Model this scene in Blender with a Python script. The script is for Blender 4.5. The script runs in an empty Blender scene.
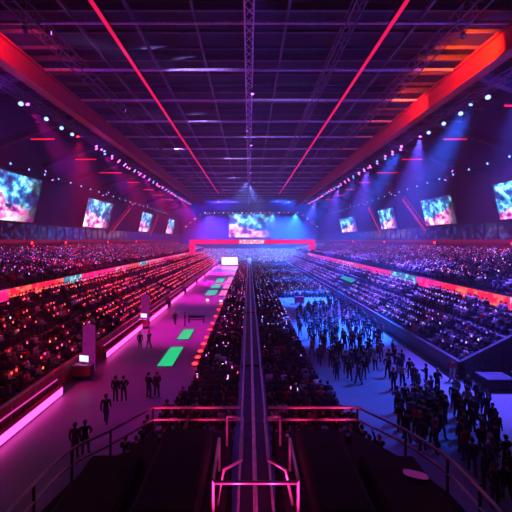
import bpy, bmesh, math, random
import numpy as np
from mathutils import Vector, Matrix
R = random.Random(7)
PI = math.pi
S = bpy.context.scene
C = S.collection

# ------------------------------------------------------------------ camera, world, exposure
EYE = 11.0                                   # metres above the arena floor
FPX, VX, VY = 330.0, 249.0, 240.0            # focal length in pixels, vanishing point of the hall
cd = bpy.data.cameras.new('camera'); cam = bpy.data.objects.new('camera', cd); C.objects.link(cam)
cam.location = (0, 0, EYE); cam.rotation_euler = (PI/2, 0, 0)
cd.sensor_width = 36.0; cd.lens = FPX/512*36.0
cd.shift_x = (256-VX)/512; cd.shift_y = -(256-VY)/512
cd.clip_end = 1000; cd.clip_start = 0.1
S.camera = cam
vs = S.view_settings
S.display_settings.display_device = 'sRGB'
vs.view_transform = 'Standard'; vs.look = 'None'; vs.gamma = 1.0; vs.use_curve_mapping = False
vs.exposure = 0.12
HAZE = 0.0019
w = bpy.data.worlds.new('world'); S.world = w; w.use_nodes = True
nt = w.node_tree; nt.nodes.clear()
wo = nt.nodes.new('ShaderNodeOutputWorld')
bg = nt.nodes.new('ShaderNodeBackground'); bg.inputs[0].default_value = (0.01, 0.005, 0.03, 1); bg.inputs[1].default_value = 0.2
vsn = nt.nodes.new('ShaderNodeVolumeScatter'); vsn.inputs['Color'].default_value = (0.9, 0.9, 0.95, 1)
vsn.inputs['Density'].default_value = HAZE; vsn.inputs['Anisotropy'].default_value = 0.25
nt.links.new(bg.outputs[0], wo.inputs['Surface']); nt.links.new(vsn.outputs[0], wo.inputs['Volume'])
S.cycles.use_denoising = True
S.cycles.volume_bounces = 1
S.cycles.max_bounces = 6; S.cycles.diffuse_bounces = 3; S.cycles.glossy_bounces = 3
S.cycles.sample_clamp_indirect = 4.0

# light levels, all in one place (each lamp is built with its fixture further down)
MAG, BLUE, VIO, RED = (.9, .002, .5), (.015, .10, 1), (.12, .07, 1), (1, .01, .02)
P_FLOOR_L, P_FLOOR_R = 140e3, 620e3
P_STAND_L, P_STAND_R = 120e3, 520e3
P_CENTRE = 7e3
P_CEIL = 15e3
P_FAR = 420e3
P_GIRDER = 20e3

# ------------------------------------------------------------------ helpers
class MB:
    """collects shapes; build() links them as one mesh object"""
    def __init__(s): s.v = []; s.f = []; s.uv = {}
    def add(s, vs_, fs):
        n = len(s.v); s.v += [tuple(p) for p in vs_]; s.f += [tuple(i+n for i in f) for f in fs]; return s
    def box(s, x0, x1, y0, y1, z0, z1):
        v = [(x, y, z) for z in (z0, z1) for y in (y0, y1) for x in (x0, x1)]
        return s.add(v, [(0,2,3,1),(4,5,7,6),(0,1,5,4),(2,6,7,3),(0,4,6,2),(1,3,7,5)])
    def bevbox(s, x0, x1, y0, y1, z0, z1, b):
        bm = bmesh.new(); bmesh.ops.create_cube(bm, size=1)
        for v in bm.verts:
            v.co = Vector(((x0+x1)/2+v.co.x*(x1-x0), (y0+y1)/2+v.co.y*(y1-y0), (z0+z1)/2+v.co.z*(z1-z0)))
        bmesh.ops.bevel(bm, geom=bm.edges[:], offset=b, segments=1, affect='EDGES')
        bm.verts.ensure_lookup_table(); bm.verts.index_update()
        s.add([v.co for v in bm.verts], [[v.index for v in f.verts] for f in bm.faces]); bm.free(); return s
    def bar(s, a, b, w_, h=None):
        """square bar between two points"""
        return s.tube([a, b], w_/2*1.414, 4)
    def tube(s, pts, r, n=8, closed=False):
        pts = [Vector(p) for p in pts]; m = len(pts); rings = []
        for i, p in enumerate(pts):
            if closed: d = pts[(i+1) % m]-pts[i-1]
            else: d = pts[min(i+1, m-1)]-pts[max(i-1, 0)]
            d.normalize()
            up = Vector((0, 0, 1)) if abs(d.z) < .9 else Vector((1, 0, 0))
            u = d.cross(up).normalized(); v = u.cross(d).normalized()
            rr = r[i] if isinstance(r, (list, tuple)) else r
            rings.append([p+(u*math.cos(t)+v*math.sin(t))*rr for t in [2*PI*(k+.5)/n for k in range(n)]])
        V = [q for ring in rings for q in ring]; F = []
        for i in range(m if closed else m-1):
            j = (i+1) % m
            for k in range(n):
                F.append((i*n+k, i*n+(k+1) % n, j*n+(k+1) % n, j*n+k))
        if not closed:
            F.append(tuple(range(n-1, -1, -1))); F.append(tuple((m-1)*n+k for k in range(n)))
        return s.add(V, F)
    def ball(s, c, r, seg=8, rings=6, sc=(1, 1, 1)):
        V = [(c[0], c[1], c[2]+r*sc[2])]; F = []
        for i in range(1, rings):
            a = PI*i/rings
            for k in range(seg):
                t = 2*PI*k/seg
                V.append((c[0]+r*sc[0]*math.sin(a)*math.cos(t), c[1]+r*sc[1]*math.sin(a)*math.sin(t), c[2]+r*sc[2]*math.cos(a)))
        V.append((c[0], c[1], c[2]-r*sc[2]))
        for k in range(seg): F.append((0, 1+k, 1+(k+1) % seg))
        for i in range(rings-2):
            for k in range(seg):
                a = 1+i*seg
                F.append((a+k, a+seg+k, a+seg+(k+1) % seg, a+(k+1) % seg))
        l = len(V)-1; a = 1+(rings-2)*seg
        for k in range(seg): F.append((l, a+(k+1) % seg, a+k))
        return s.add(V, F)
    def prism_y(s, prof, y0, y1):
        """closed profile of (x, z) extruded along y"""
        n = len(prof)
        V = [(x, y0, z) for x, z in prof]+[(x, y1, z) for x, z in prof]
        F = [tuple(range(n)), tuple(range(2*n-1, n-1, -1))]
        F += [(i, n+i, n+(i+1) % n, (i+1) % n) for i in range(n)]
        return s.add(V, F)
    def prism_z(s, prof, z0, z1):
        n = len(prof)
        V = [(x, y, z0) for x, y in prof]+[(x, y, z1) for x, y in prof]
        F = [tuple(range(n-1, -1, -1)), tuple(range(n, 2*n))]
        F += [(i, (i+1) % n, n+(i+1) % n, n+i) for i in range(n)]
        return s.add(V, F)
    def mesh(s, name, m=None, smooth=False):
        me = bpy.data.meshes.new(name); me.from_pydata(s.v, [], s.f)
        bm = bmesh.new(); bm.from_mesh(me); bmesh.ops.recalc_face_normals(bm, faces=bm.faces); bm.to_mesh(me); bm.free()
        if m: me.materials.append(m)
        if smooth: me.shade_smooth()
        return me
    def build(s, name, m, parent=None, loc=None, smooth=False):
        return link(name, s.mesh(name, m, smooth), parent, loc)

def link(name, me, parent=None, loc=None):
    o = bpy.data.objects.new(name, me); C.objects.link(o)
    if parent: o.parent = parent
    if loc: o.location = loc
    return o
def tag(o, label, cat, group=None, kind=None):
    o['label'] = label; o['category'] = cat
    if group: o['group'] = group
    if kind: o['kind'] = kind
    return o
def thing(name, label, cat, loc=(0, 0, 0), rz=0, group=None):
    o = bpy.data.objects.new(name, None); C.objects.link(o); o.empty_display_size = .3
    o.location = loc; o.rotation_euler = (0, 0, rz)
    return tag(o, label, cat, group)
def struct(o, label, cat='structure'):
    o['kind'] = 'structure'; o['label'] = label; o['category'] = cat; return o
def dup(root, loc, rot, label, group):
    r = root.copy(); C.objects.link(r); r.location = loc; r.rotation_euler = rot
    r['label'] = label; r['group'] = group
    for ch in list(root.children):
        if ch.type == 'LIGHT': continue
        c = ch.copy(); C.objects.link(c); c.parent = r
    return r
def nth(i):
    w_ = ['first','second','third','fourth','fifth','sixth','seventh','eighth','ninth','tenth','eleventh','twelfth']
    if i < 12: return w_[i]
    n = i+1; return str(n)+('th' if 10 <= n % 100 <= 20 else {1:'st',2:'nd',3:'rd'}.get(n % 10, 'th'))

def mat(name, col, rough=.6, metal=0., em=None, es=0., var=.25, scale=3., spec=.5):
    m = bpy.data.materials.new(name); m.use_nodes = True; t = m.node_tree
    b = t.nodes['Principled BSDF']
    b.inputs['Roughness'].default_value = rough; b.inputs['Metallic'].default_value = metal
    b.inputs['Specular IOR Level'].default_value = spec
    if var:
        tc = t.nodes.new('ShaderNodeTexCoord'); n = t.nodes.new('ShaderNodeTexNoise'); n.inputs['Scale'].default_value = scale
        n.inputs['Detail'].default_value = 4
        r = t.nodes.new('ShaderNodeValToRGB')
        r.color_ramp.elements[0].position = .3; r.color_ramp.elements[1].position = .7
        r.color_ramp.elements[0].color = (*[c*(1-var) for c in col], 1); r.color_ramp.elements[1].color = (*[min(1, c*(1+var)) for c in col], 1)
        t.links.new(tc.outputs['Object'], n.inputs['Vector']); t.links.new(n.outputs['Fac'], r.inputs['Fac']); t.links.new(r.outputs['Color'], b.inputs['Base Color'])
    else: b.inputs['Base Color'].default_value = (*col, 1)
    if em:
        b.inputs['Emission Color'].default_value = (*em, 1); b.inputs['Emission Strength'].default_value = es
    return m
def glow(name, col, s, sample=True):
    m = mat(name, (.02, .02, .02), .4, em=col, es=s, var=0)
    if not sample: m.cycles.emission_sampling = 'NONE'
    return m

M = dict(
    floor=mat('polished_concrete', (.34, .33, .36), .36, var=.12, scale=.35),
    concrete=mat('dark_concrete', (.10, .095, .11), .75),
    wall=mat('hall_wall', (.03, .034, .075), .8, var=.3, scale=.2),
    roof=mat('roof_deck', (.03, .028, .036), .75, var=.3, scale=.15),
    steel=mat('painted_steel', (.16, .155, .18), .45, .3),
    pipe=mat('galvanised_pipe', (.72, .71, .8), .4, .3),
    girder=mat('girder_paint', (.38, .035, .04), .5, .1), rafter=mat('rafter_paint', (.12, .09, .12), .5, .1),
    black=mat('black_metal', (.025, .024, .03), .45, .3),
    case=mat('black_cloth', (.018, .017, .024), .8, var=.4),
    rail=mat('rail_steel', (.6, .56, .6), .3, .6),
    panel=mat('barrier_panel', (.085, .085, .125), .6, .1, var=.25, scale=1.5),
    dark=mat('dark_plastic', (.03, .03, .04), .4),
    bench=mat('bench_plastic', (.05, .05, .07), .5),
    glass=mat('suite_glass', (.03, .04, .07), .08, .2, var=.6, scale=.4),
    fascia=mat('fascia_paint', (.22, .03, .035), .5),
    redpaint=mat('red_paint', (.6, .03, .06), .4),
    banner=mat('banner_cloth', (.5, .32, .55), .7, var=.5, scale=1.2),
    barrier=mat('red_barrier', (.55, .05, .10), .5),
    totem=mat('lit_banner', (.25, .05, .22), .6, em=(.5, .02, .36), es=.3, var=.5, scale=1.2),
    white=mat('white_metal', (.6, .6, .62), .5),
    neon=glow('neon_pink', (1, .008, .10), .8),
    neonred=glow('neon_red', (1, .01, .02), 1.2),
    led=glow('led_board_pink', (1, .06, .56), 3.4),
    led2=glow('led_strip_violet', (.9, .05, .55), .8),
    green=glow('floor_led_green', (.0, .8, .30), .7),
    teal=glow('floor_led_teal', (.02, .75, .5), .7),
    pinkled=glow('floor_led_pink', (1, .16, .5), 1.1),
    redled=glow('floor_led_red', (1, .012, .02), 9),
    whiteled=glow('stage_board', (1, .55, .85), 2.2),
    balcony=glow('balcony_red', (.8, .008, .04), .2),
    portal=glow('portal_led', (1, .012, .17), 1.1),
    lensblue=glow('lens_blue', (.24, .38, 1), 2.8),
    lenswall=glow('lens_wall', (.15, .33, 1), 3),
    lenspink=glow('lens_pink', (1, .12, .7), 4),
    lensviolet=glow('lens_violet', (.5, .14, 1), 4),
    lensred=glow('lens_red', (1, .02, .03), 5),
    lenswhite=glow('lens_white', (1, .6, .85), 6),
    monitor=glow('monitor', (.55, .65, 1), 1.6),
    phone=glow('phone', (.8, .7, 1), 2.2, False),
)

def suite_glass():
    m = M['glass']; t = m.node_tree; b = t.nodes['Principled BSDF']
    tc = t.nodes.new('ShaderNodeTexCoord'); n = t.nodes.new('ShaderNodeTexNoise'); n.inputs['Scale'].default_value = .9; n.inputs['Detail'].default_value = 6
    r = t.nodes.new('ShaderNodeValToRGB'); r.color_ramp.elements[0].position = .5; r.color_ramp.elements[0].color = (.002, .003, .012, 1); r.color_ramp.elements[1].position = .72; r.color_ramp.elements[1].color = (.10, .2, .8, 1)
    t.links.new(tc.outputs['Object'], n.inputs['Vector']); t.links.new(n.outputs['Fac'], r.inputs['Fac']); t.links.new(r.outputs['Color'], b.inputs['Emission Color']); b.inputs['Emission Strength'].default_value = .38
suite_glass()                               # blue reflections on the suite windows, put in as glowing patches
def aim_light(parent, name, col, power, src, tgt, deg, blend=.6, rad=.25):
    l = bpy.data.lights.new(name, 'SPOT'); l.color = col; l.energy = power; l.spot_size = math.radians(deg); l.spot_blend = blend; l.shadow_soft_size = rad
    o = bpy.data.objects.new(name, l); C.objects.link(o)
    q = (Vector(tgt)-Vector(src)).to_track_quat('-Z', 'Y')
    o.matrix_world = Matrix.Translation(src) @ q.to_matrix().to_4x4()
    if parent:
        bpy.context.view_layer.update()
        o.parent = parent; o.matrix_parent_inverse = parent.matrix_world.inverted()
    return o

# ------------------------------------------------------------------ setting: floor, walls, roof
XW, YB, YF, ZR = 44.0, -6.0, 206.0, 36.0
struct(MB().box(-XW-1, XW+1, YB-1, YF+1, -.4, 0).build('floor', M['floor']), 'polished grey concrete arena floor', 'floor')
struct(MB().box(-XW-1, XW+1, YB-1, YF+1, ZR, ZR+.4).build('ceiling', M['roof']), 'dark roof deck over the arena', 'ceiling')
struct(MB().box(-XW-1, -XW, YB-1, YF+1, 0, ZR).build('wall_left', M['wall']), 'dark side wall on the left of the arena', 'wall')
struct(MB().box(XW, XW+1, YB-1, YF+1, 0, ZR).build('wall_right', M['wall']), 'dark side wall on the right of the arena', 'wall')
struct(MB().box(-XW, XW, YF, YF+1, 0, ZR).build('wall_far', M['wall']), 'dark end wall behind the far screen', 'wall')
struct(MB().box(-XW, XW, YB-1, YB, 0, ZR).build('wall_near', M['wall']), 'dark end wall behind the viewer', 'wall')

# roof steel: pipes across the hall, beams along it
ZB = EYE+22.8
for i in range(19):
    y = 25+9.6*i
    o = MB().tube([(-30, y, ZB), (30, y, ZB)], .19, 8).build('roof_pipe', M['pipe'])
    struct(o, f'{nth(i)} pale steel pipe across the roof from the viewer', 'roof pipe')
    for k in (1, 2):
        o = MB().box(-43, 43, y+3.2*k-.1, y+3.2*k+.1, ZB+.9, ZB+1.3).build('roof_purlin', M['steel'])
        struct(o, f'thin dark purlin, {("nearer","farther")[k-1]} of two beyond the {nth(i)} roof pipe', 'purlin')
    o = MB().box(-43, 43, y-.15, y+.15, ZB+1.2, ZB+2.0).build('roof_beam', M['steel'])
    struct(o, f'dark cross beam over the {nth(i)} roof pipe', 'roof beam')
def lattice(mb, p0, p1, w_, h, step, r=.07, d=.04):
    """box truss along y from p0 to p1"""
    (x, y0, z), (_, y1, _) = p0, p1
    ch = [(-w_/2, -h/2), (w_/2, -h/2), (-w_/2, h/2), (w_/2, h/2)]
    for a, b in ch: mb.tube([(x+a, y0, z+b), (x+a, y1, z+b)], r, 6)
    n = max(1, int((y1-y0)/step)); s_ = (y1-y0)/n
    for i in range(n):
        ya, yb = y0+i*s_, y0+(i+1)*s_
        if i % 2: ya, yb = yb, ya
        for (a0, b0), (a1, b1) in ((ch[0], ch[1]), (ch[2], ch[3]), (ch[0], ch[2]), (ch[1], ch[3])):
            mb.tube([(x+a0, ya, z+b0), (x+a1, yb, z+b1)], d, 4)
    return mb
for x, w_, h, nm in ((0, .9, .9, 'central pale lattice truss running along the roof'), (-22.5, 1.3, 1.3, 'dark lattice truss along the roof left of the left red strip'),
                     (22, 1.3, 1.3, 'dark lattice truss along the roof right of the right red strip'), (10.6, 1., .9, 'dark lattice truss along the roof between centre and right red strip')):
    o = lattice(MB(), (x, 22, ZB+.1 if x else ZB-.2), (x, 203, 0), w_, h, 1.5, .09 if x == 0 else .08, .05).build('roof_truss', M['pipe'] if x == 0 else M['steel'])
    struct(o, nm, 'roof truss')
for i, x in enumerate((-12.2, -5.7, 4.0, 18.0, -18.5)):
    o = MB().box(x-.12, x+.12, 22, 204, ZB+.3, ZB+.8).build('roof_beam', M['steel'])
    struct(o, ('slim lengthwise roof beam inside the left red strip', 'slim lengthwise roof beam left of the central truss', 'slim lengthwise roof beam right of the central truss',
               'slim lengthwise roof beam outside the right red strip', 'slim lengthwise roof beam outside the left red strip')[i], 'roof beam')
for s_, x in ((-1, -14.9), (1, 14.9)):
    t = thing('ceiling_strip_light', f'long red light strip along the roof, {"left" if s_ < 0 else "right"} of the central truss', 'strip light', (x, 0, ZB-.3), 0, 'red roof strips')
    MB().box(-.28, .28, 22, 163, .1, .5).build('housing', M['black'], t)
    MB().box(-.2, .2, 22, 163, 0, .1).build('tube', M['neon'], t)
for s_ in (-1, 1):
    side = 'left' if s_ < 0 else 'right'
    x = 28*s_
    o = MB().box(x-.35, x+.35, 20, 203, 31.2, 33.6).box(x-.7, x+.7, 20, 203, 31.0, 31.2).box(x-.7, x+.7, 20, 203, 33.6, 33.85).build('roof_girder', M['girder'])
    struct(o, f'heavy box girder along the {side} edge of the roof', 'girder')
    for i in range(12):
        y = 28+14*i
        o = MB().add([(x, y-.4, 32), (x, y+.4, 32), (43.5*s_, y+.4, 26.2), (43.5*s_, y-.4, 26.2), (x, y-.4, 33), (x, y+.4, 33), (43.5*s_, y+.4, 27.4), (43.5*s_, y-.4, 27.4)],
                     [(0,1,2,3),(4,5,6,7),(0,1,5,4),(2,3,7,6),(0,3,7,4),(1,2,6,5)]).build('roof_rafter', M['rafter'])
        struct(o, f'{nth(i)} sloping rafter from the {side} girder down to the wall', 'rafter')

# ------------------------------------------------------------------ stands
def terrace_profile(x0, z0, n, depth, rise, s_, base=0.):
    p = [(x0*s_, base)]
    for i in range(n):
        x = x0+i*depth; z = z0+i*rise
        p += [(x*s_, z), ((x+.42)*s_, z), ((x+.42)*s_, z+.42), ((x+.78)*s_, z+.42)]
        if i == n-1: p += [((x+.78)*s_, z), ((x+depth)*s_, z)]
        elif abs(rise-.42) > .02: p += [((x+.78)*s_, z+rise if rise > .42 else z+rise)]
        # the next row's tread starts at x+depth
        if i < n-1: p += [((x+depth)*s_, z+rise)] if rise <= .42 else [((x+.78)*s_, z+rise)]
    q = []
    for a in p:
        if not q or abs(a[0]-q[-1][0])+abs(a[1]-q[-1][1]) > 1e-4: q.append(a)
    q.append(((x0+n*depth)*s_, base))
    return q
DEP = .86
STANDS = {  # key: side, x0, z0, rows, rise, y0, y1
    'left lower': (-1, 14.3, .9, 11, .345, 10, 176), 'left upper': (-1, 24.6, 6.1, 20, .14, 20, 178),
    'right lower': (1, 17.0, .9, 8, .43, 26.3, 176), 'right upper': (1, 24.6, 5.9, 20, .145, 20, 178)}
for k, (s_, x0, z0, n, rise, y0, y1) in STANDS.items():
    o = MB().prism_y(terrace_profile(x0, z0, n, DEP, rise, s_), y0, y1).build('terrace', M['concrete'])
    struct(o, f'dark stepped terrace of the {k} stand', 'terrace')
# end stand, facing the viewer
EY0, EN, ERISE = 150.0, 32, .16
prof = terrace_profile(EY0, .4, EN, DEP, ERISE, 1)
mb = MB(); n_ = len(prof)
mb.add([(-30, y, z) for y, z in prof]+[(33, y, z) for y, z in prof], [tuple(range(n_)), tuple(range(2*n_-1, n_-1, -1))]+[(i, n_+i, n_+(i+1) % n_, (i+1) % n_) for i in range(n_)])
struct(mb.build('terrace', M['concrete']), 'dark stepped terrace of the far end stand', 'terrace')
# front walls of the stands
struct(MB().box(-14.28, -14.0, 10, 176, 0, 1.5).build('trim_1', M['barrier']), 'low red parapet wall in front of the left lower stand', 'parapet')
struct(MB().box(16.6, 16.98, 26.0, 176, 0, 1.35).build('trim_2', M['concrete']), 'low dark parapet wall in front of the right lower stand', 'parapet')
struct(MB().box(16.6, 23.9, 26.0, 26.28, 0, .9).add([(16.6, 26, .9), (23.9, 26, .9), (23.9, 26, 5.0), (16.6, 26, 1.35), (16.6, 26.28, .9), (23.9, 26.28, .9), (23.9, 26.28, 5.0), (16.6, 26.28, 1.35)],
     [(0,1,2,3),(4,5,6,7),(0,1,5,4),(2,3,7,6),(0,3,7,4),(1,2,6,5)]).build('wall_end', M['concrete']), 'dark sloped end wall of the right lower stand', 'wall')
for i, (x, z1) in enumerate(((18.6, 1.7), (20.4, 2.3))):
    d = MB().box(x-.45, x+.45, 25.9, 25.985, 0, z1).build(f'door_{i+1}', M['panel'])
    struct(d, ('small grey door in the end wall beside the red-jacketed steward', 'taller grey door in the end wall, second from the steward')[i], 'door')
    MB().tube([(x-.3, 25.86, 1.0), (x-.3, 25.86, 1.15)], .02, 6).build('door_handle', M['rail'], d)
for s_ in (-1, 1):
    side = 'left' if s_ < 0 else 'right'
    X = 41.9*s_
    f = MB().box(*sorted((X, X+.35*s_)), 20, 204, 9.0, 11.1).build('balcony_front', M['fascia']); struct(f, f'dark red balcony front behind the {side} upper stand', 'balcony front')
    struct(MB().box(*sorted((X+.36*s_, 44*s_)), 20, 204, 9.0, 9.3).build('balcony_floor', M['concrete']), f'balcony floor behind the {side} upper stand', 'balcony floor')
    t = thing('glow_band', f'added red glow band along the {side} balcony front', 'strip light', (X-.06*s_, 0, 10.75), 0, 'balcony glow bands')  # glowing band added for the red glow on the balcony front
    MB().box(-.05, .05, 22, 200, -.32, .28).build('tube', M['balcony'], t)
    # row of glazed suites behind the balcony
    for i in range(18):
        y = 24+10*i
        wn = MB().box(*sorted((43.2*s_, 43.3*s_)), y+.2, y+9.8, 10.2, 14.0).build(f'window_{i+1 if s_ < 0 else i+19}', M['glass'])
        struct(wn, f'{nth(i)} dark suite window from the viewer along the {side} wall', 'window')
        fr = MB()
        for a in (0, 3.2, 6.5, 9.8): fr.box(*sorted((43.1*s_, 43.5*s_)), y+a, y+a+.2, 9.3, 14.2)
        fr.box(*sorted((43.1*s_, 43.9*s_)), y, y+10, 14.0, 14.4)
        fr.build('window_frame', M['black'], wn)

# ------------------------------------------------------------------ screens
def screen_mat(seed, flip):
    m = bpy.data.materials.new('screen_image'); m.use_nodes = True; t = m.node_tree; N = t.nodes; L = t.links
    b = N['Principled BSDF']; b.inputs['Base Color'].default_value = (.01, .01, .012, 1); b.inputs['Roughness'].default_value = .35
    uv = N.new('ShaderNodeUVMap')
    mp = N.new('ShaderNodeMapping'); mp.inputs['Scale'].default_value = (2.0, 1.15, 1); mp.inputs['Location'].default_value = (seed*3.7, seed*1.9, 0); L.new(uv.outputs[0], mp.inputs[0])
    n1 = N.new('ShaderNodeTexNoise'); n1.inputs['Scale'].default_value = 2.6; n1.inputs['Detail'].default_value = 5; n1.inputs['Roughness'].default_value = .65; L.new(mp.outputs[0], n1.inputs[0])
    r1 = N.new('ShaderNodeValToRGB'); e = r1.color_ramp.elements
    e[0].position = .36; e[0].color = (.004, .008, .06, 1); e[1].position = .68; e[1].color = (.75, .95, 1, 1)
    for p, c in ((.46, (.015, .07, .34, 1)), (.52, (.03, .4, .72, 1)), (.58, (.3, .82, .95, 1))):
        q = e.new(p); q.color = c
    L.new(n1.outputs['Fac'], r1.inputs[0])
    n2 = N.new('ShaderNodeTexNoise'); n2.inputs['Scale'].default_value = 3.4; n2.inputs['Detail'].default_value = 4; L.new(mp.outputs[0], n2.inputs[0])
    r2 = N.new('ShaderNodeValToRGB'); e = r2.color_ramp.elements
    e[0].position = .38; e[0].color = (.12, .02, .18, 1); e[1].position = .6; e[1].color = (1, .85, .95, 1)
    q = e.new(.46); q.color = (.8, .12, .45, 1); q = e.new(.53); q.color = (.95, .5, .75, 1)
    L.new(n2.outputs['Fac'], r2.inputs[0])
    sp = N.new('ShaderNodeSeparateXYZ'); L.new(uv.outputs[0], sp.inputs[0])
    def mth(op, a, bb):
        x = N.new('ShaderNodeMath'); x.operation = op
        for i, q_ in enumerate((a, bb)):
            if isinstance(q_, (int, float)): x.inputs[i].default_value = q_
            else: L.new(q_, x.inputs[i])
        return x.outputs[0]
    # the singer: a pale pink shape across the lower half, wider towards one side
    u = sp.outputs[0] if not flip else mth('SUBTRACT', 1, sp.outputs[0])
    hgt = mth('SUBTRACT', mth('SUBTRACT', .62, mth('MULTIPLY', u, .42)), sp.outputs[1])
    hgt = mth('ADD', hgt, mth('MULTIPLY', mth('SUBTRACT', n1.outputs['Fac'], .5), .7))
    st = N.new('ShaderNodeMapRange'); st.inputs[1].default_value = -.03; st.inputs[2].default_value = .06; L.new(hgt, st.inputs[0])
    mx = N.new('ShaderNodeMix'); mx.data_type = 'RGBA'; L.new(st.outputs[0], mx.inputs[0]); L.new(r1.outputs[0], mx.inputs[6]); L.new(r2.outputs[0], mx.inputs[7])
    dk = N.new('ShaderNodeMapRange'); dk.inputs[1].default_value = .95; dk.inputs[2].default_value = .7; dk.inputs[3].default_value = .06; dk.inputs[4].default_value = 1.0
    L.new(mth('ADD', sp.outputs[0], mth('MULTIPLY', mth('SUBTRACT', n2.outputs['Fac'], .5), .9)), dk.inputs[0])
    vm = N.new('ShaderNodeVectorMath'); vm.operation = 'SCALE'; L.new(mx.outputs[2], vm.inputs[0]); L.new(dk.outputs[0], vm.inputs['Scale'])
    L.new(vm.outputs[0], b.inputs['Emission Color']); b.inputs['Emission Strength'].default_value = 1.55
    return m
def quad_uv(name, pts, m, parent, ulen=1.):
    me = bpy.data.meshes.new(name); me.from_pydata(pts, [], [(0, 1, 2, 3)]); me.materials.append(m)
    uvl = me.uv_layers.new(name='UVMap')
    for i, q in enumerate(((0, 0), (ulen, 0), (ulen, 1), (0, 1))): uvl.data[i].uv = q
    return link(name, me, parent)
def big_screen(label, loc, rz, w_, h, lean, seed, drop, flip=False):
    """faces local -y; local x along its width; top leans forward by lean"""
    t = thing('video_screen', label, 'screen', loc, rz, 'hanging video screens')
    T = Matrix.Rotation(lean, 4, 'X')
    q = quad_uv('display', [T @ Vector(p) for p in ((-w_/2, 0, 0), (w_/2, 0, 0), (w_/2, 0, h), (-w_/2, 0, h))], screen_mat(seed, flip), t)
    q.location = (0, -.02, 0)
    b = MB().box(-w_/2, w_/2, .02, .5, 0, h); b.v = [T @ Vector(p) for p in b.v]; q.parent = b.build('cabinet', M['black'], t)
    f = MB()
    for a in ((-w_/2-.25, w_/2+.25, -.06, .52, -.25, -.002), (-w_/2-.25, w_/2+.25, -.06, .52, h+.002, h+.25), (-w_/2-.25, -w_/2-.002, -.06, .52, -.25, h+.25), (w_/2+.002, w_/2+.25, -.06, .52, -.25, h+.25)): f.box(*a)
    f.v = [T @ Vector(p) for p in f.v]; f.build('bezel', M['dark'], t)
    for a in (-.3, .3):
        for zz in (.8, h-.8):
            p = T @ Vector((a*w_, .45, zz)); MB().tube([p, (a*w_, drop, p.z)], .09, 6).build('wall_bracket', M['black'], t)
    return t
BOT, SH = 14.4, 7.4
for s_ in (-1, 1):
    side = 'left' if s_ < 0 else 'right'
    spans = ((48, 64), (83, 98), (125, 139), (166, 181)) if s_ < 0 else ((45, 55), (66.5, 78), (93, 104), (127, 148))
    for i, (a, b) in enumerate(spans):
        lab = ('nearest', 'second', 'third', 'farthest')[i]
        if s_ > 0 and i == 0: a, b = 43, 55
        big_screen(f'leaning video screen on the {side} wall, {lab} from the viewer', (41.9*s_, (a+b)/2, BOT), PI/2*(1 if s_ < 0 else -1), b-a, (SH if s_ < 0 else 5.9)+(.8 if i == 0 and s_ < 0 else 0), .22, i+1+(0 if s_ < 0 else 5), 2.095, flip=(s_ > 0))
big_screen('large video screen at the far end over the pink portal', (1.3, 200, 12.6), 0, 27, 14, .03, 12, 5.985)

# ------------------------------------------------------------------ LED ribbons
def ribbon_mat(base, fg, seed, s_=1.0):
    m = bpy.data.materials.new('ribbon_image'); m.use_nodes = True; t = m.node_tree; N = t.nodes; L = t.links
    b = N['Principled BSDF']; b.inputs['Base Color'].default_value = (.01, .01, .01, 1)
    uv = N.new('ShaderNodeUVMap'); mp = N.new('ShaderNodeMapping'); mp.inputs['Location'].default_value = (seed*2.3, seed, 0); L.new(uv.outputs[0], mp.inputs[0])
    n1 = N.new('ShaderNodeTexNoise'); n1.inputs['Scale'].default_value = 1.4; n1.inputs['Detail'].default_value = 3; L.new(mp.outputs[0], n1.inputs[0])
    r = N.new('ShaderNodeValToRGB'); e = r.color_ramp.elements
    e[0].position = .48; e[0].color = (*base, 1); e[1].position = .62; e[1].color = (*fg, 1)
    L.new(n1.outputs[0], r.inputs[0]); L.new(r.outputs[0], b.inputs['Emission Color']); b.inputs['Emission Strength'].default_value = s_
    return m
PK = ((1, .012, .2), (1, .06, .42)); OR = ((1, .015, .07), (1, .20, .12)); TE = ((.02, .22, .4), (.45, .85, .9)); PL = ((1, .02, .26), (1, .5, .7))
for s_ in (-1, 1):
    side = 'left' if s_ < 0 else 'right'
    x = 24.25*s_; z0, z1 = (4.95, 6.1) if s_ < 0 else (4.55, 5.75)
    t = thing('ribbon_display', f'long glowing pink ribbon display along the front of the {side} upper stand', 'led ribbon', (x, 0, 0), 0, 'ribbon displays')
    MB().box(-.15, .15, 24, 135.4, z0-.1, z1+.05).build('housing', M['black'], t)
    seq = [(24, 33, PK), (33, 43, OR), (43, 47.5, TE), (47.5, 57, PK), (57, 66, PL), (66, 72, OR), (72, 78, TE), (78, 92, PL), (92, 104, PK), (104, 125, PL), (125, 135.3, PK)]
    if s_ > 0: seq = [(24, 30.5, PL), (30.5, 41, OR), (41, 47.5, PK), (47.5, 56, TE), (56, 70, PK), (70, 76, OR), (76, 90, PL), (90, 120, PK), (120, 135.3, PL)]
    for i, (a, b, cl) in enumerate(seq):
        xx = -.17*s_
        p = [(xx, a, z0), (xx, b-.04, z0), (xx, b-.04, z1), (xx, a, z1)]
        if s_ > 0: p = [p[1], p[0], p[3], p[2]]
        q = quad_uv('panel', p, ribbon_mat(*cl, i+(3 if s_ > 0 else 0)), t, (b-a)/1.2)
        if cl is TE: q['label'] = 'teal stretch of the ribbon'
        if cl is OR: q['label'] = 'orange-red stretch of the ribbon'
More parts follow.
